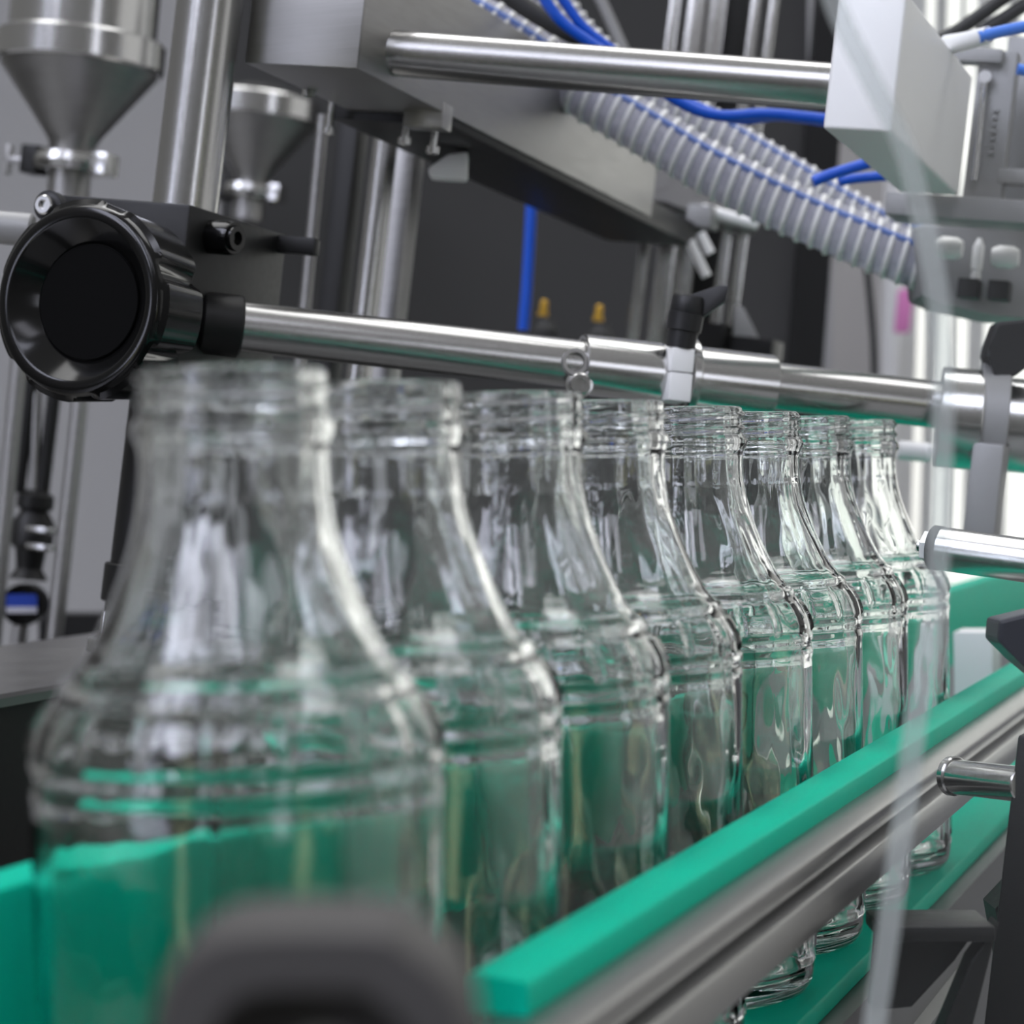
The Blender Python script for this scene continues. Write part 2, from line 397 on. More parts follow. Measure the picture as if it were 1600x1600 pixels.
# right-hand hinge clamp
t = thing('rod_clamp', 'large grey sleeve clamp with hoop and dark lever at right end of lower rod', 'clamp', P(1545, 840, 1.04))
def pr(px, dy=0): return rod_at(px)+up*dy
q = rod_at(1500); off = -up*.0050; hd = (rdir - F*rdir.dot(F)*1.6).normalized()
def hc(x0, x1):
    a_ = rod_at((x0+x1)/2)+off; l_ = S(x1-x0, 1.01)/2; return a_-hd*l_, a_+hd*l_
ringlathe(*hc(1468, 1533), .0060, .0222).build('sleeve', STEEL, t)
ringlathe(*hc(1570, 1690), .0060, .0210).build('sleeve', STEEL, t)
ringlathe(*hc(1528, 1572), .0100, .0262).build('hoop', CAST, t)
m = MB(); m.box(P(1541, 768, 1.0), S(50, 1.0), S(150, 1.0), .018, (MX, (MZ*.99+MX*.0).normalized(), MY), .002); m.build('stem', CAST, t)
m = MB(); m.prism([P(1558, 503, 1.0), P(1625, 496, 1.0), P(1625, 560, 1.0), P(1585, 582, 1.0), P(1560, 612, 1.0), P(1552, 566, 1.0), P(1541, 557, 1.0), P(1546, 540, 1.0)], F*.016, .0015); m.build('lever', BLACKP, t, False)

# ------------------------------------------------------------------ knob bracket on the left column
d = .87
t = thing('knob_bracket', 'black mounting block on the left column, holding the star knob and lower rod', 'bracket', P(200, 560, .87))
c = P(169, 456, .92)+MY*.044; m = MB(); m.box(c, S(254, .92), S(292, .92), .088, (MX, MZ, MY), .0015); m.build('block', BLACKM, t)
m = MB(); m.cyl(P(312, 503, .934), P(377, 511, .938), .0128, 48, .001); m.build('rod_bushing', BLACKM, t)
sx = P(76, 322, .919)
m = MB(); m.lathe(sx+MY*.004, -MY, [(0, .0062), (.005, .0062), (.005, .0045), (.0052, .0042)], 32); m.build('washer', BLACKP, t)
m = MB(); m.lathe(sx-MY*.001, -MY, [(0, .0040), (.003, .0040), (.0036, .0034), (.0036, .0020), (.0016, .0018), (.0016, 0)], 32); m.build('cap_screw', STEEL, t)
a = P(307, 369, .931)
m = MB(); m.lathe(a, MX*.97-MY*.2, [(0, .0068), (.018, .0070), (.020, .0064), (.020, .0052), (.0215, .0050), (.0215, .0028), (.0195, .0026), (.0195, 0)], 40); m.build('lever_hub', BLACKG, t)
m = MB(); m.box(P(440, 382, .985), S(124, .985), S(27, .985), .006, (MX, MZ, MY), .001); m.build('lever_arm', BLACKM, t)
# star knob
t = thing('star_knob', 'big glossy black star knob with dished face at left', 'knob', P(135, 625, .865))
kc = P(119, 468, .865); nl = 7
ka = (-MY + MX*-.06).normalized()
def lobes(t_, h): 
    return (1.06 - .12*(max(0, math.cos(nl*t_+.5))**4)) if h < -.003 else 1
m = MB(); m.lathe(kc, ka, [(h, r*1.045) for h, r in ((-.036, 0), (-.036, .0225), (-.0355, .024), (-.031, .0330), (-.004, .0350), (-.0028, .0350), (-.0008, .0343), (0, .0332))], 168, lobes, cap=False)
m.lathe(kc, ka, [(h, r*1.045) for h, r in ((0, .0332), (.0002, .0300), (-.0002, .0292), (-.0085, .0222), (-.0092, .0214), (-.0090, .0))], 168, cap=False)
bmesh.ops.remove_doubles(m.bm, verts=m.bm.verts, dist=1e-5)
m.build('grip', BLACKG, t, auto=40)
m = MB(); m.cyl(kc-ka*.035, kc-ka*.06, .012, 32); m.build('spindle', BLACKM, t)
m = MB(); m.cyl(kc-ka*.0094, kc-ka*.0080, .0222, 64, .0003); m.build('centre_cap', mat('dull_black_cap', (.003, .003, .003), .6, 0, Specular_IOR_Level=.05), t)
# left column
d = .96
ca, cb = P(351, -190, .96), P(207, 1010, .96)
t = thing('support_column', 'thick round steel column at left through the black knob bracket', 'column', cb)
cdir = (ca-cb).normalized()
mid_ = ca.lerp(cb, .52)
m = MB(); m.cyl(mid_, ca, .0139, 64); m.build('shaft', POLISH, t)
m = MB(); m.cyl(cb+cdir*.002, mid_, .0133, 64); m.build('lower_shaft', BLACKM, t)['label'] = 'lower shaft, dark reflection put into its black colour'  # same column lower down; the dark it reflects is put into a black colour
m = MB(); m.cyl(cb+cdir*.018, cb+cdir*.034, .0155, 48, .0006); m.build('collar', BLACKM, t)
m = MB(); m.cyl(cb-cdir*.004, cb+cdir*.002, .019, 48, .0006); m.build('foot_flange', STEEL, t)
m = MB(); m.cyl(P(163, 998, .93), P(168, 956, .93), .0022, 16); m.build('bolt', STEEL, t)

# machine table, runs beside the conveyor
tf = P(0, 1085, .90); t = thing('machine_table', 'grey steel machine table at left with black body below', 'table', Vector((tf.x-.1, .5, -.55)))
m = MB(); m.prism([Vector((tf.x, -.2, tf.z)), Vector((tf.x+.0015, -.2, tf.z-.0015)), Vector((tf.x+.0015, -.2, tf.z-.005)), Vector((tf.x-.152, -.2, tf.z-.005)), Vector((tf.x-.152, -.2, tf.z))], Vector((0, 1.15, 0))); m.build('steel_top', grain(mat('table_steel', (.28, .275, .27), .32, 1), (30, 30, 30), .05, .02), t, auto=30)
m = MB(); m.box(Vector((tf.x-.076, .375, tf.z-.26)), .146, .51, 1.14, (WX, WZ, WY)); m.build('body', BLACKM, t)

# ------------------------------------------------------------------ beams and blocks overhead
VPd = MY
def beam(p0, w, h, L, back=0):
    """box with its lower right front corner at p0, running away along MY"""
    return MB().box(p0 - MX*(w/2) + MZ*(h/2) + MY*(L/2), w, h, L, (MX, MZ, MY), .0006)
t = thing('steel_beam', 'brushed steel box beam at top left running away under the upper rod', 'beam', P(480, 110, .95))
beam(P(560, 108, .95), .052, .055, .42).build('beam_body', DULL, t)
m = MB(); m.box(P(560, 108, .95)-MX*.026+MZ*.0275-MY*.0008, .052, .055, .0016, (MX, MZ, MY), .0005); m.build('end_plate', grain(mat('brushed_end_plate', (.26, .257, .25), .36, 1), (15, 15, 900), .08, .04, .12), t)
t = thing('carriage_plate', 'black plate hanging under the steel beam, with small bolts along its lower edge', 'plate', P(620, 195, 1.04))
beam(P(702, 196, 1.05), S(205, 1.05), S(48, 1.05), .42).build('plate', BLACKM, t)
for (x, y) in ((515, 196), (633, 212), (677, 226)):
    m = MB(); bp = P(x, y, 1.06); m.cyl(bp+MZ*.012, bp-MZ*.002, .0016, 16); m.lathe(bp-MZ*.001, -MZ, [(0, .003), (.003, .003), (.0036, .002), (.0036, 0)], 12); m.build('bolt', STEEL, t)
m = MB(); m.box(P(669, 182, 1.045), S(66, 1.045), S(40, 1.045), .012, (MX, MZ, MY), .0006); m.build('clip', DULL, t)
m = MB(); m.cyl(P(487, 105, 1.02), P(482, 152, 1.02), .003, 20); m.build('hanger_pin', STEEL, t)
t = thing('hose_fitting', 'small bright metal fitting under the black carriage plate right of the round post', 'fitting', P(700, 275, 1.12))
m = MB(); m.prism([P(668, 262, 1.12), P(700, 240, 1.12), P(732, 236, 1.12), P(730, 280, 1.12), P(672, 276, 1.12)], F*.014, .002); m.build('fitting_body', ALU, t)

# big aluminium block at right holding the upper rod
t = thing('aluminium_block', 'big pale aluminium block at upper right, end of the upper rod', 'block', P(1345, 205, .93))
lc = P(1393, 207, .915); w = S(110, .915)
m = MB(); m.box(lc - MX*(w/2)+MZ*.028+MY*.082, w, .056, .164, (MX, MZ, MY), .0016, 3); m.build('block_body', ALU, t)
m = MB(); m.box(P(1467, 142, 1.0005), .0012, S(26, 1), .006, (MX, MZ, MY)); m.build('slot', RUBBER, t)
# cast bearing bracket behind it
d = 1.09
t = thing('cast_bracket', 'grey cast bracket with window openings at right edge behind the aluminium block', 'bracket', P(1540, 340, d))
def rbar(x0, y0, x1, y1, dd, th, bev=.0012): 
    return MB().box(P((x0+x1)/2, (y0+y1)/2, dd), S(x1-x0, dd)/.94, S(y1-y0, dd), th, (MX, MZ, MY), bev)
m = rbar(1520, 82, 1576, 345, d, .012); m.build('limb', CAST, t)
m = rbar(1490, 78, 1566, 100, d-.003, .012); m.build('top_lug', CAST, t)
m = rbar(1564, 268, 1680, 292, d-.01, .010); m.build('crossbar', CAST, t)
m = rbar(1400, 316, 1690, 352, d-.006, .03); m.build('base', CAST, t)
m = rbar(1566, 60, 1690, 320, d+.025, .006); m.build('back_plate', CAST, t)
m = MB(); m.cyl(P(1538, 128, d-.008), P(1522, 282, d-.008), .0016, 20); m.build('guide_pin', STEEL, t)
m = MB(); m.lathe(P(1540, 121, d-.008), -MY, [(0, .003), (.002, .003), (.002, 0)], 20); m.build('screw', STEEL, t)
# embossed lettering on the limb, too soft to read: raised strokes
m = MB()
for k in range(7):
    yy = 172 + k*11; m.box(P(1556-k*1.25, yy, d-.0075), S(9-(k % 3)*2, d), S(5, d), .0012, (MX, MZ, MY))
m.build('raised_marks', CAST, t)
# hazy valve manifold below
t = thing('valve_manifold', 'grey valve manifold with bright pin under the cast bracket at right', 'valve', P(1530, 490, 1.12))
m = MB(); m.prism([P(1432, 352, 1.14), P(1660, 352, 1.14), P(1660, 502, 1.14), P(1560, 494, 1.14), P(1470, 474, 1.14), P(1440, 462, 1.14)], F*.04, .002); m.build('manifold_body', CAST, t)
m = MB(); m.lathe(P(1531, 372, 1.125), P(1523, 445, 1.125)-P(1531, 372, 1.125), [(0, .001), (.003, .0022), (.004, .0028), (.0155, .0028), (.0158, .0022), (.0175, .0022), (.018, .0026), (.023, .0024)], 20); m.build('pin', ALU, t)
for x, y in ((1484, 388), (1572, 402)):
    m = MB(); m.lathe(P(x-22, y-2, 1.118), MX, [(0, .004), (.003, .0055), (.010, .0055), (.013, .004)], 24); m.build('union_nut', ALU, t)
for x, y in ((1515, 452), (1562, 455)):
    m = MB(); m.box(P(x, y, 1.128), S(34, 1.1), S(32, 1.1), .012, (MX, MZ, MY), .001); m.build('clip', BLACKP, t)
m = MB(); m.cyl(P(1403, 703, 1.2), P(1457, 708, 1.2), S(15, 1.2), 24, .0006)
tag(m.build('pipe_end', WHITE), 'short white pipe end right of the last bottle mouth', 'pipe')

# ------------------------------------------------------------------ posts behind
m = MB(); m.cyl(P(614, 120, 1.24), P(548, 700, 1.24), S(20, 1.24), 40)
tag(m.build('guide_post', POLISH), 'bright round guide post hanging from the black carriage plate', 'post')
m = MB(); m.box(P(615, 410, 1.27), S(48, 1.27), S(590, 1.27), .016, (MX, MZ, MY), .001)
tag(m.build('square_post', DULL), 'grey square post just right of the bright round post', 'post')
m = MB(); m.box(P(527, 430, 1.29), S(34, 1.29), S(560, 1.29), .016, (MX, MZ, MY), .001)
tag(m.build('square_post', BLACKM), 'dark square post left of the bright round post', 'post')
m = MB(); m.cyl(P(505, 180, 1.33), P(462, 640, 1.33), S(9, 1.33), 20)
tag(m.build('guide_post', DULL), 'thin dull post beside the small funnel', 'post')

# linear guide group, right of centre
def post(label, x0, x1, dd, w, mm, cat='post', y0=-60, y1=600):
    m = MB(); m.box((P(x0, y0, dd)+P(x1, y1, dd))/2, S(w, dd), S(y1-y0, dd), .02, (R, (P(x0, y0, dd)-P(x1, y1, dd)).normalized(), F), .0012)
    return tag(m.build('guide_post', mm), label, cat)
post('slim steel post, leftmost of the group behind the black lever', 1062, 978, 1.52, 17, STEEL)
post('broad bright steel post second from left behind the black lever', 1096, 1016, 1.5, 26, STEEL)
post('bright steel post directly behind the black lever', 1128, 1046, 1.53, 30, STEEL)
post('pale steel post at the right of the group behind the black lever', 1188, 1104, 1.5, 16, STEEL)
post('rightmost pale steel post of the group behind the black lever', 1216, 1130, 1.5, 14, STEEL)
post('dark flat post between the steel posts behind the black lever', 1158, 1078, 1.56, 46, BLACKM)
t = thing('slide_carriage', 'grey slide carriage plate across the posts under the ribbed hose', 'carriage', P(1060, 330, 1.45))
m = MB(); m.prism([P(915, 252, 1.46), P(1010, 258, 1.46), P(1070, 270, 1.46), P(1190, 345, 1.46), P(1182, 360, 1.46), P(1110, 345, 1.46), P(1040, 312, 1.46), P(930, 306, 1.46)], F*.03, .001); m.build('plate', DULL, t)
m = MB(); m.cyl(P(1095, 326, 1.44), P(1184, 351, 1.44), S(9, 1.44), 20, .001); m.build('bar', ALU, t)
m = MB(); m.box(P(980, 328, 1.45), S(40, 1.45), S(40, 1.45), .02, (MX, MZ, MY), .001); m.build('clamp', BLACKM, t)
m = MB(); m.box(P(1098, 340, 1.44), S(40, 1.44), S(34, 1.44), .02, (MX, MZ, MY), .001); m.build('clamp', CAST, t)
for (x0, y0, x1, y1) in ((1078, 376, 1104, 432), (1094, 364, 1110, 396)):
    m = MB(); m.cyl(P(x0, y0, 1.43), P(x1, y1, 1.43), S(8, 1.43), 16); m.build('link', ALU, t)
t = thing('base_clamp', 'black base clamp with pale gusset at the foot of the posts', 'clamp', P(1140, 545, 1.45))
m = MB(); m.box(P(1112, 528, 1.45), S(58, 1.45), S(42, 1.45), .03, (MX, MZ, MY), .001); m.build('block', BLACKM, t)
m = MB(); m.box(P(1180, 546, 1.45), S(72, 1.45), S(32, 1.45), .03, (MX, MZ, MY), .001); m.build('block', BLACKM, t)
m = MB(); m.prism([P(1146, 526, 1.44), P(1188, 532, 1.44), P(1162, 480, 1.44), P(1148, 476, 1.44)], F*.01, .0008); m.build('gusset', CAST, t)

# ------------------------------------------------------------------ hoses, tubes and cables
def hose(pts, d0, d1, rpx, label, turns):
    n = len(pts); pp = [P(x, y, d0+(d1-d0)*i/(n-1)) for i, (x, y) in enumerate(pts)]
    r = S(rpx, (d0+d1)/2)
    t = thing('ribbed_hose', label, 'hose', pp[0])
    m = MB(); m.tube(pp, r*.90, 24, 10); m.build('hose_wall', HOSE, t)
    # spiral rib
    path = smooth_path(pp, 40); L = [0]
    for a, b in zip(path, path[1:]): L.append(L[-1]+(b-a).length)
    def at(s):
        s = max(0, min(L[-1]*.9999, s)); i = 0
        lo, hi = 0, len(L)-1
        while hi-lo > 1:
            mid = (lo+hi)//2
            if L[mid] <= s: lo = mid
            else: hi = mid
        f = (s-L[lo])/(L[hi]-L[lo]); return path[lo].lerp(path[hi], f), (path[hi]-path[lo]).normalized()
    def helix(ph, rr, turns, per=18):
        out = []
        N = int(turns*per)
        for k in range(N+1):
            p, tg = at(L[-1]*k/N); u = (U-tg*U.dot(tg)).normalized(); v = tg.cross(u)
            a = 2*PI*k/per+ph; out.append(p+(u*math.cos(a)+v*math.sin(a))*rr)
        return out
    m = MB(); m.tube(helix(0, r*.90, turns), r*.10, 8, 1); m.build('spiral_rib', HOSEW, t)
    # blue tracer thread along the upper side
    tr = []
    for k in range(60):
        p, tg = at(L[-1]*k/59); u = (U-tg*U.dot(tg)).normalized(); v = tg.cross(u)
        if v.dot(F) > 0: v = -v
        tr.append(p+(u*.55+v*.84).normalized()*r*.90)
    m = MB(); m.tube(tr, r*.11, 8, 2); m.build('blue_thread', HOSEB, t)
    return t
hose([(560, -60), (640, -18), (740, 28), (830, 82), (915, 146), (1005, 200), (1100, 258), (1200, 310), (1300, 356), (1420, 405), (1520, 440)], 1.2, 1.16, 44, 'thick ribbed clear hose, lower of the two, sagging from top centre to the right', 46)
hose([(840, -40), (900, 50), (985, 125), (1110, 198), (1250, 282), (1370, 350), (1470, 385)], 1.27, 1.25, 32, 'thinner ribbed clear hose running above the thick one', 40)
def tubeo(name, pts, d, rpx, mm, label, cat='tube', group=None, per=10):
    dd = d if isinstance(d, (list, tuple)) else [d]*len(pts)
    m = MB(); m.tube([P(x, y, q) for (x, y), q in zip(pts, dd)], S(rpx, sum(dd)/len(dd)), 16, per)
    return tag(m.build(name, mm), label, cat, group)
G = 'blue pneumatic tubes'
tubeo('pneumatic_tube', [(770, -30), (800, 6), (840, 30)], 1.3, 8, BLUE, 'short blue air tube at the top edge, left of the double one', group=G)
tubeo('pneumatic_tube', [(832, -40), (858, 10), (895, 48), (990, 110), (1060, 158), (1120, 180), (1200, 178), (1290, 186)], 1.12, 9, BLUE, 'left tube of the blue pair passing behind the upper rod', group=G)
tubeo('pneumatic_tube', [(854, -40), (884, 6), (920, 50), (1010, 115), (1080, 162), (1150, 186), (1220, 182), (1300, 192)], 1.13, 8, BLUE, 'right tube of the blue pair passing behind the upper rod', group=G)
tubeo('pneumatic_tube', [(1270, 284), (1300, 272), (1366, 252)], 1.08, 9, BLUE, 'short blue air tube end below the aluminium block', group=G)
tubeo('pneumatic_tube', [(1310, 284), (1345, 278), (1430, 272)], 1.12, 8, BLUE, 'dark blue air tube behind the short tube end below the aluminium block', group=G)
tubeo('pneumatic_tube', [(833, 250), (829, 350), (824, 440), (818, 516)], 1.5, 9, BLUE, 'blue air tube hanging straight down in front of the dark panel', group=G)
t = thing('pneumatic_tube', 'pale blue air tube in a white sleeve at top right corner', 'tube', P(1540, 60, 1.0), G)
m = MB(); m.tube([P(1530, 58, 1.0), P(1570, 48, 1.0), P(1640, 34, 1.0)], S(9.5, 1), 16); m.build('tube', BLUEL, t)
m = MB(); m.tube([P(1480, 70, 1.02), P(1510, 64, 1.01), P(1545, 54, 1.0)], S(14, 1), 20, 8, lambda i, n: 1.15-.2*i/n); m.build('sleeve', WHITE, t)
tubeo('pneumatic_tube', [(1590, 108), (1620, 112), (1660, 112)], 1.05, 9, BLUEL, 'pale blue air tube stub at the right edge beside the cast bracket', group=G)
tubeo('cable', [(760, -40), (812, 6), (880, 46), (950, 80)], 1.16, 15, RUBBER, 'thick black cable left of the blue tube pair', 'cable')
tubeo('cable', [(920, -40), (948, 20), (975, 80)], 1.5, 9, CAST, 'grey cable hanging right of the blue tube pair', 'cable')
tubeo('cable', [(1470, 62), (1505, 42), (1580, -12), (1640, -60)], 1.2, 11, BLACKP, 'dark grey cable at top right, upper of two', 'cable')
tubeo('cable', [(1530, 52), (1570, 28), (1640, -18)], 1.2, 11, BLACKP, 'dark grey cable at top right, lower of two', 'cable')
tubeo('cable', [(1352, 395), (1358, 450), (1365, 540), (1368, 640)], 2.0, 6, RUBBER, 'thin black cable hanging before the beige door leaf', 'cable')
for (x, y, lb) in ((848, 486, 'left small brass fitting on the dark panel above the lower rod'), (934, 494, 'right small brass fitting on the dark panel above the lower rod')):
    t = thing('brass_fitting', lb, 'fitting', P(x, y+25, 1.7), 'brass fittings on the dark panel')
    m = MB(); m.lathe(P(x, y+8, 1.7), MZ, [(0, .0042), (.003, .0042), (.003, .003), (.011, .003), (.012, .002)], 20); m.build('nipple', BRASS, t)
    m = MB(); m.lathe(P(x+4, y+38, 1.7), MZ, [(0, .009), (.005, .009), (.008, .006), (.013, .005)], 24); m.build('base', PANEL, t)

# ------------------------------------------------------------------ funnels
def funnel(ax0, ax1, d, rpx, label):
    """ax0: axis in the picture at the flange, ax1: at the neck end"""
    a = P(ax0[0], ax0[1], d); b = P(ax1[0], ax1[1], d); dn = (b-a).normalized(); L = (b-a).length; k = S(rpx, d)
    t = thing('filling_funnel', label, 'funnel', b)
    m = MB(); m.lathe(a, dn, [(-.9*k, 0), (-.9*k, .88*k), (-.12*k, .88*k), (-.1*k, 0)], 64, cap=False) if ax0[1] < 120 else m.lathe(a, dn, [(-.42*k, 0), (-.40*k, .3*k), (-.14*k, .93*k), (-.1*k, 0)], 64, cap=False)
    m.build('tank' if ax0[1] < 120 else 'lid', STEEL, t)
    m = MB(); m.lathe(a, dn, [(-.18*k, .2*k), (-.18*k, .97*k), (-.15*k, k), (.16*k, k), (.19*k, .97*k), (.19*k, .2*k)], 64, cap=False); m.build('flange_ring', STEEL, t)
    m = MB(); m.lathe(a, dn, [(.18*k, .93*k), (.22*k, .92*k), (.95*k, .36*k), (1.08*k, .28*k), (1.30*k, .25*k), (L, .25*k)], 64, cap=False); m.build('cone', DULL, t)
    c = a+dn*(1.32*k)
    m = MB(); m.lathe(c, dn, [(-.10*k, .2*k), (-.10*k, .42*k), (.0, .46*k), (.10*k, .42*k), (.10*k, .2*k)], 40, cap=False); m.build('pipe_clamp', STEEL, t)
    m = MB(); m.box(c+MX*.48*k-F*.1*k, .22*k, .26*k, .3*k, (MX, MZ, MY), .02*k); m.build('clamp_lug', STEEL, t)
    m = MB(); m.box(c-MX*.48*k-F*.1*k, .22*k, .34*k, .3*k, (MX, MZ, MY), .02*k); m.build('clamp_lug', BLACKM, t)
    w = c-MX*.75*k
    m = MB(); m.box(w, .34*k, .08*k, .10*k, (MX, MZ, MY), .02*k); m.box(w-MX*.12*k, .06*k, .36*k, .10*k, (MX, MZ, MY), .02*k); m.build('wing_nut', DULL, t)
    return t
funnel((126, 84), (104, 330), 1.45, 131, 'large steel filling funnel with straight tank at top left')
funnel((404, 172), (386, 345), 1.95, 98, 'smaller farther steel filling funnel behind the left column')
m = MB(); m.cyl(P(-40, 352, 1.0), P(52, 360, 1.0), S(26, 1.0), 32, .001)
tag(m.build('pipe_end', CAST), 'grey plastic pipe end at left edge beside the star knob', 'pipe')

# pipes and gauge below the funnel
def pipe(x0, y0, x1, y1, d, r, mm, lb):
    m = MB(); m.cyl(P(x0, y0, d), P(x1, y1, d), S(r, d), 24); return tag(m.build('product_pipe', mm), lb, 'pipe', 'thin pipes below the large funnel')
pipe(42, 440, -12, 1010, 1.44, 13, DULL, 'leftmost thin pipe below the star knob')
pipe(70, 440, 28, 770, 1.5, 11, BLACKM, 'dark thin pipe second from left below the star knob')
pipe(106, 440, 66, 770, 1.5, 11, BLACKM, 'dark thin pipe third from left below the star knob')
pipe(145, 440, 84, 1006, 1.42, 13, DULL, 'rightmost thin pipe below the star knob')
t = thing('sampling_valve', 'small dark valve between the thin pipes, above the blue-faced gauge', 'valve', P(50, 900, 1.5))
m = MB(); m.lathe(P(57, 765, 1.5), P(44, 905, 1.5)-P(57, 765, 1.5), [(0, .006), (.004, .012), (.012, .012), (.014, .009), (.022, .014), (.036, .014), (.04, .010), (.052, .0085), (.059, .013)], 32); m.build('valve_body', BLACKM, t)
for y in (826, 853):
    m = MB(); m.box(P(66, y+2, 1.475), S(44, 1.48), S(9, 1.48), .012, (MX, MZ, MY), .001); m.build('clip_plate', STEEL, t)
m = MB(); m.cyl(P(58, 612, 1.5), P(53, 770, 1.5), S(8, 1.5), 16); m.build('riser', DULL, t)
t = thing('pressure_gauge', 'round black gauge with blue and white face at left above the table', 'gauge', P(34, 990, 1.47))
gc = P(36, 945, 1.47); gk = S(32, 1.47)
m = MB(); m.lathe(gc, -F, [(-.02, 0), (-.02, gk), (.002, gk*1.05), (.005, gk), (.005, gk*.86), (.003, gk*.84), (.003, 0)], 48, cap=False); m.build('case', BLACKG, t)
m = MB(); m.box(gc-F*.0040+U*gk*.22, gk*1.5, gk*.62, .0012, (R, U, F)); m.build('blue_face_band', mat('gauge_blue', (.015, .05, .35), .4), t)
m = MB(); m.box(gc-F*.0040-U*gk*.24, gk*1.5, gk*.3, .0012, (R, U, F)); m.build('white_face_band', mat('gauge_white', (.5, .5, .55), .4), t)
m = MB(); m.cyl(gc-MZ*gk, gc-MZ*gk*1.9, .005, 16); m.build('stem', DULL, t)

# ------------------------------------------------------------------ background
D = 2.1
t = thing('partition', 'dark grey sheet metal partition behind the filler posts', 'partition', P(800, 1300, D))
m = MB(); m.prism([P(345, -300, D), P(1262, -300, D), P(1262, 1500, D), P(345, 1500, D)], F*.01); m.build('sheet', PANEL, t)
m = MB(); m.prism([P(1300, -300, D-.02), P(1352, -300, D-.02), P(1216, 1500, D-.02), P(1160, 1500, D-.02)][::1], F*.03); m.build('frame_post', BLACKM, t)
m = MB(); m.prism([P(196, 1050, D-.3), P(345, 1050, D-.3), P(345, 960, D-.3), P(60, 960, D-.3), P(60, 1050, D-.3)], F*.05)
tag(m.build('low_cabinet', BLACKM), 'low dark cabinet behind the machine table at left', 'cabinet')
DW = 2.8
def wallq(name, x0, y0, x1, y1, mm, dd=DW, th=.08):
    m = MB(); m.prism([P(x0, y0, dd), P(x1, y0, dd), P(x1, y1, dd), P(x0, y1, dd)], F*th); return struct(m.build(name, mm, None, False))
wallq('wall_back', -900, -1200, 1300, 2400, WALL)
wallq('wall_right', 1394, 930, 3200, 2400, WALL)
m = MB(); m.prism([P(1300, -1200, DW), P(1412, -1200, DW), P(1388, 900, DW), P(1300, 900, DW)], F*.05); struct(m.build('door_1', BEIGE, None, False))
t = bpy.data.objects.new('window_1', None); COL.objects.link(t); t.location = P(1700, 930, DW); struct(t)
m = MB()
m.box(P(1394, 200, DW-.01), S(16, DW), S(1500, DW), .06, (R, (U+R*.02).normalized(), F))
for x in (2250, 3180): m.box(P(x, 200, DW-.01), S(26, DW), S(1500, DW), .06, (R, U, F))
for y in (-540, 925): m.box(P(2290, y, DW-.01), S(1810, DW), S(22, DW), .06, (R, U, F))
m.build('window_frame', FRAMEM, t)
m = MB(); m.box(P(2290, 190, DW+.02), S(1800, DW), S(1480, DW), .004, (R, U, F)); m.build('pane', PANE, t)
t = thing('vertical_blind', 'white vertical blind slats hanging in the bright window at right', 'blind', P(1520, -400, DW-.15))
for i, (x, w) in enumerate(((1428, 34), (1466, 30), (1500, 22), (1535, 30), (1580, 30), (1630, 34))):
    a = .5+.3*(i % 3)
    m = MB(); m.box(P(x, 180, DW-.12), S(w, DW), S(1330, DW), .002, ((R*math.cos(a)+F*math.sin(a)), (U+R*.03).normalized(), (F*math.cos(a)-R*math.sin(a)))); m.build('slat', SLAT, t)
m = MB(); m.box(P(1545, -490, DW-.12), S(310, DW), S(20, DW), .04, (R, U, F)); m.build('head_rail', FRAMEM, t)
m = MB(); m.box(P(1412, 486, DW-.2), S(22, DW), S(64, DW), .01, (R, (U+R*.1).normalized(), F), .003)
tag(m.build('hanging_cloth', PINK), 'small pink cloth hanging before the bright window at right', 'cloth')
m = MB(); m.box(CAM+F*1.2+Vector((0, 0, -1.0)), 5, .1, 4, (R, WZ, F)); struct(m.build('floor', FLOORM, None, False))

# clear guard sheet at right, close to the camera
d = .44
t = thing('guard_sheet', 'clear hazy acrylic guard sheet with a pale bowed edge, covering the right side', 'guard', P(1500, 1640, d))
E_ = [(1262, -60), (1300, 40), (1345, 130), (1392, 225), (1416, 310), (1434, 390), (1449, 480), (1455, 600), (1453, 720), (1450, 820), (1443, 940), (1428, 1050), (1412, 1130), (1398, 1250), (1384, 1350), (1365, 1490), (1348, 1600), (1338, 1680)]
path = smooth_path([P(x, y, d) for x, y in E_], 4)
m = MB()
for k, p in enumerate(path):
    pass
A = [m.bm.verts.new(p) for p in path]; B = [m.bm.verts.new(p + (P(1800, 800, d)-P(1450, 800, d))) for p in path]
for k in range(len(A)-1): m.bm.faces.new((A[k], A[k+1], B[k+1], B[k]))
m.build('sheet', ACRYL, t)
m = MB(); wv = S(32, d)
for a, b in zip(path, path[1:]):
    pass
A = [m.bm.verts.new(p) for p in path]; B = [m.bm.verts.new(p+R*wv) for p in path]; Cc = [m.bm.verts.new(p+R*wv-F*.0025) for p in path]; Dd = [m.bm.verts.new(p-F*.0025) for p in path]
for X, Y in ((A, B), (B, Cc), (Cc, Dd), (Dd, A)):
    for k in range(len(X)-1): m.bm.faces.new((X[k], X[k+1], Y[k+1], Y[k]))
m.build('edge_strip', ACRYLE, t)

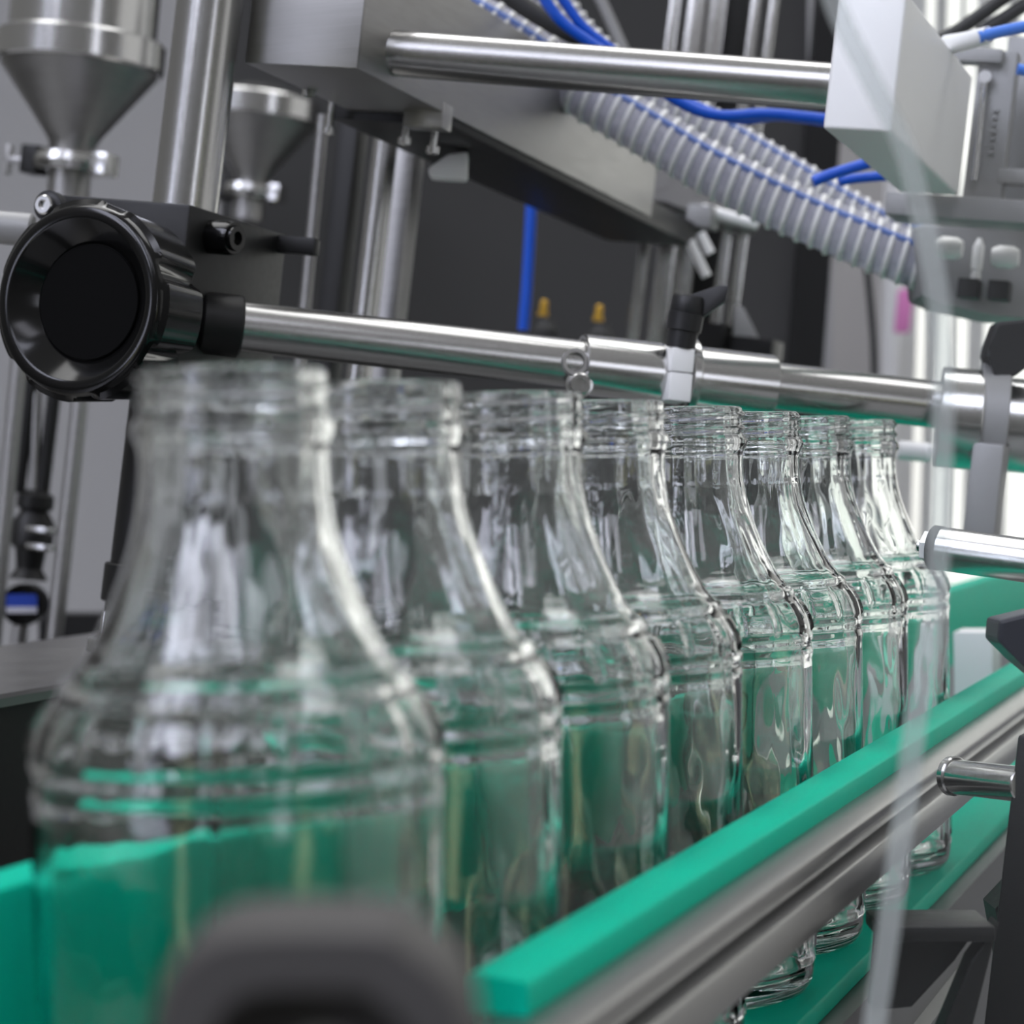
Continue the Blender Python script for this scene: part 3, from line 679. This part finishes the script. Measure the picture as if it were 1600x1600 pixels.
# ------------------------------------------------------------------ environment: window daylight and added bright patches
w = bpy.data.worlds.new('hall'); SC.world = w; w.use_nodes = True
nt = w.node_tree; N = nt.nodes; L = nt.links
bg = N['Background']; tc = N.new('ShaderNodeTexCoord')
def math_(op, a, b=None, clamp=False):
    n = N.new('ShaderNodeMath'); n.operation = op; n.use_clamp = clamp
    for i, v in enumerate((a, b)):
        if v is None: continue
        if isinstance(v, (int, float)): n.inputs[i].default_value = v
        else: L.new(v, n.inputs[i])
    return n.outputs[0]
def dot(v):
    n = N.new('ShaderNodeVectorMath'); n.operation = 'DOT_PRODUCT'; L.new(tc.outputs['Generated'], n.inputs[0]); n.inputs[1].default_value = v; return n.outputs['Value']
def rgb(mask, col):
    n = N.new('ShaderNodeVectorMath'); n.operation = 'SCALE'; n.inputs[0].default_value = col; L.new(mask, n.inputs['Scale']); return n.outputs[0]
def add(a, b):
    n = N.new('ShaderNodeVectorMath'); n.operation = 'ADD'; L.new(a, n.inputs[0]); L.new(b, n.inputs[1]); return n.outputs[0]
def patch(az, el, ha, he, col, soft=.04, roll=0, front=False):
    """bright rectangle in the environment, seen in direction az (right +) / el from behind the camera (front: ahead of it), half sizes in tangent units"""
    fw = (F if front else -F); fw = Vector((fw.x, fw.y, 0)).normalized(); rt = Vector((R.x, R.y, 0)).normalized()
    a, e = math.radians(az), math.radians(el)
    c = (fw*math.cos(a)+rt*math.sin(a))*math.cos(e)+WZ*math.sin(e)
    u = (rt*math.cos(a)-fw*math.sin(a)); v = c.cross(u); v = v if v.z > 0 or abs(e) > 1.5 else -v
    q = math.radians(roll); u, v = u*math.cos(q)+v*math.sin(q), v*math.cos(q)-u*math.sin(q)
    dc = dot(c); g = math_('GREATER_THAN', dc, .02); dcm = math_('MAXIMUM', dc, .02)
    def side(vec, h):
        x = math_('ABSOLUTE', math_('DIVIDE', dot(vec), dcm))
        return math_('DIVIDE', math_('SUBTRACT', h+soft/2, x), soft, True)
    k = math_('MULTIPLY', math_('MULTIPLY', side(u, ha), side(v, he)), g, True)
    return rgb(k, col)
z = dot((0, 0, 1))
ramp = N.new('ShaderNodeValToRGB'); L.new(math_('MULTIPLY_ADD', z, .5), ramp.inputs[0])
mm = ramp.inputs[0].links[0].from_node; mm.inputs[2].default_value = .5
e = ramp.color_ramp.elements; e[0].position = .30; e[0].color = (.02, .02, .02, 1); e[1].position = .95; e[1].color = (.22, .22, .22, 1)
x = e.new(.5); x.color = (.09, .09, .089, 1)
acc = ramp.outputs[0]
PATCHES = [
    (-52, 38, .09, .30, (4.1, 4.25, 5.1), .03, 24, False),      # window-like streaks behind the camera, added and shaped for bottle-neck reflections
    (-36, 36, .055, .33, (4.6, 4.75, 5.7), .02, 20, False),
    (-25, 40, .03, .24, (3.1, 3.2, 3.9), .02, 16, False),
    (-8, 38, .035, .26, (4.2, 4.3, 5.0), .02, -12, False),
    (3, 41, .045, .22, (3.2, 3.3, 3.9), .02, -16, False),
    (19, 36, .05, .16, (2.2, 2.2, 2.5), .03, -8, False),
    (-50, 70, .45, .18, (2.6, 2.6, 2.6), .08, 0, True),        # unseen overhead patches ahead, added to keep upward faces lit
    (50, 70, .45, .18, (2.6, 2.6, 2.6), .08, 0, True),
    (-46, 4, .10, .11, (2.4, 2.5, 3.1), .03, 10, False),       # low window-like patches, added for reflections in the bottle bodies
    (31, 3, .05, .13, (2.0, 2.05, 2.3), .03, -6, False),
    (44, -8, .06, .10, (.85, .88, .5), .06, 0, False),         # sunlit greenery outside
    (-38, -9, .05, .12, (1.0, .98, .6), .06, 0, False),
    (95, 12, .55, .45, (.32, .32, .32), .2, 0, False),         # daylit wall at the right
    (25, 4, .30, .45, (.80, .785, .74), .1, 0, True),          # bright window ahead at the right
]
for (az, el, ha, he, colr, so, ro, fr) in PATCHES: acc = add(acc, patch(az, el, ha, he, colr, so, ro, fr))
L.new(acc, bg.inputs[0]); bg.inputs[1].default_value = 1.0
w.cycles.sampling_method = 'MANUAL'; w.cycles.sample_map_resolution = 1024

# ------------------------------------------------------------------ render look
vs_ = SC.view_settings; vs_.view_transform = 'Standard'; vs_.look = 'None'; vs_.exposure = .72; vs_.gamma = 1; vs_.use_curve_mapping = False
cy = SC.cycles
cy.max_bounces = 18; cy.transmission_bounces = 17; cy.glossy_bounces = 6; cy.transparent_max_bounces = 12; cy.diffuse_bounces = 3
cy.use_adaptive_sampling = True; cy.adaptive_threshold = .08; cy.adaptive_min_samples = 16
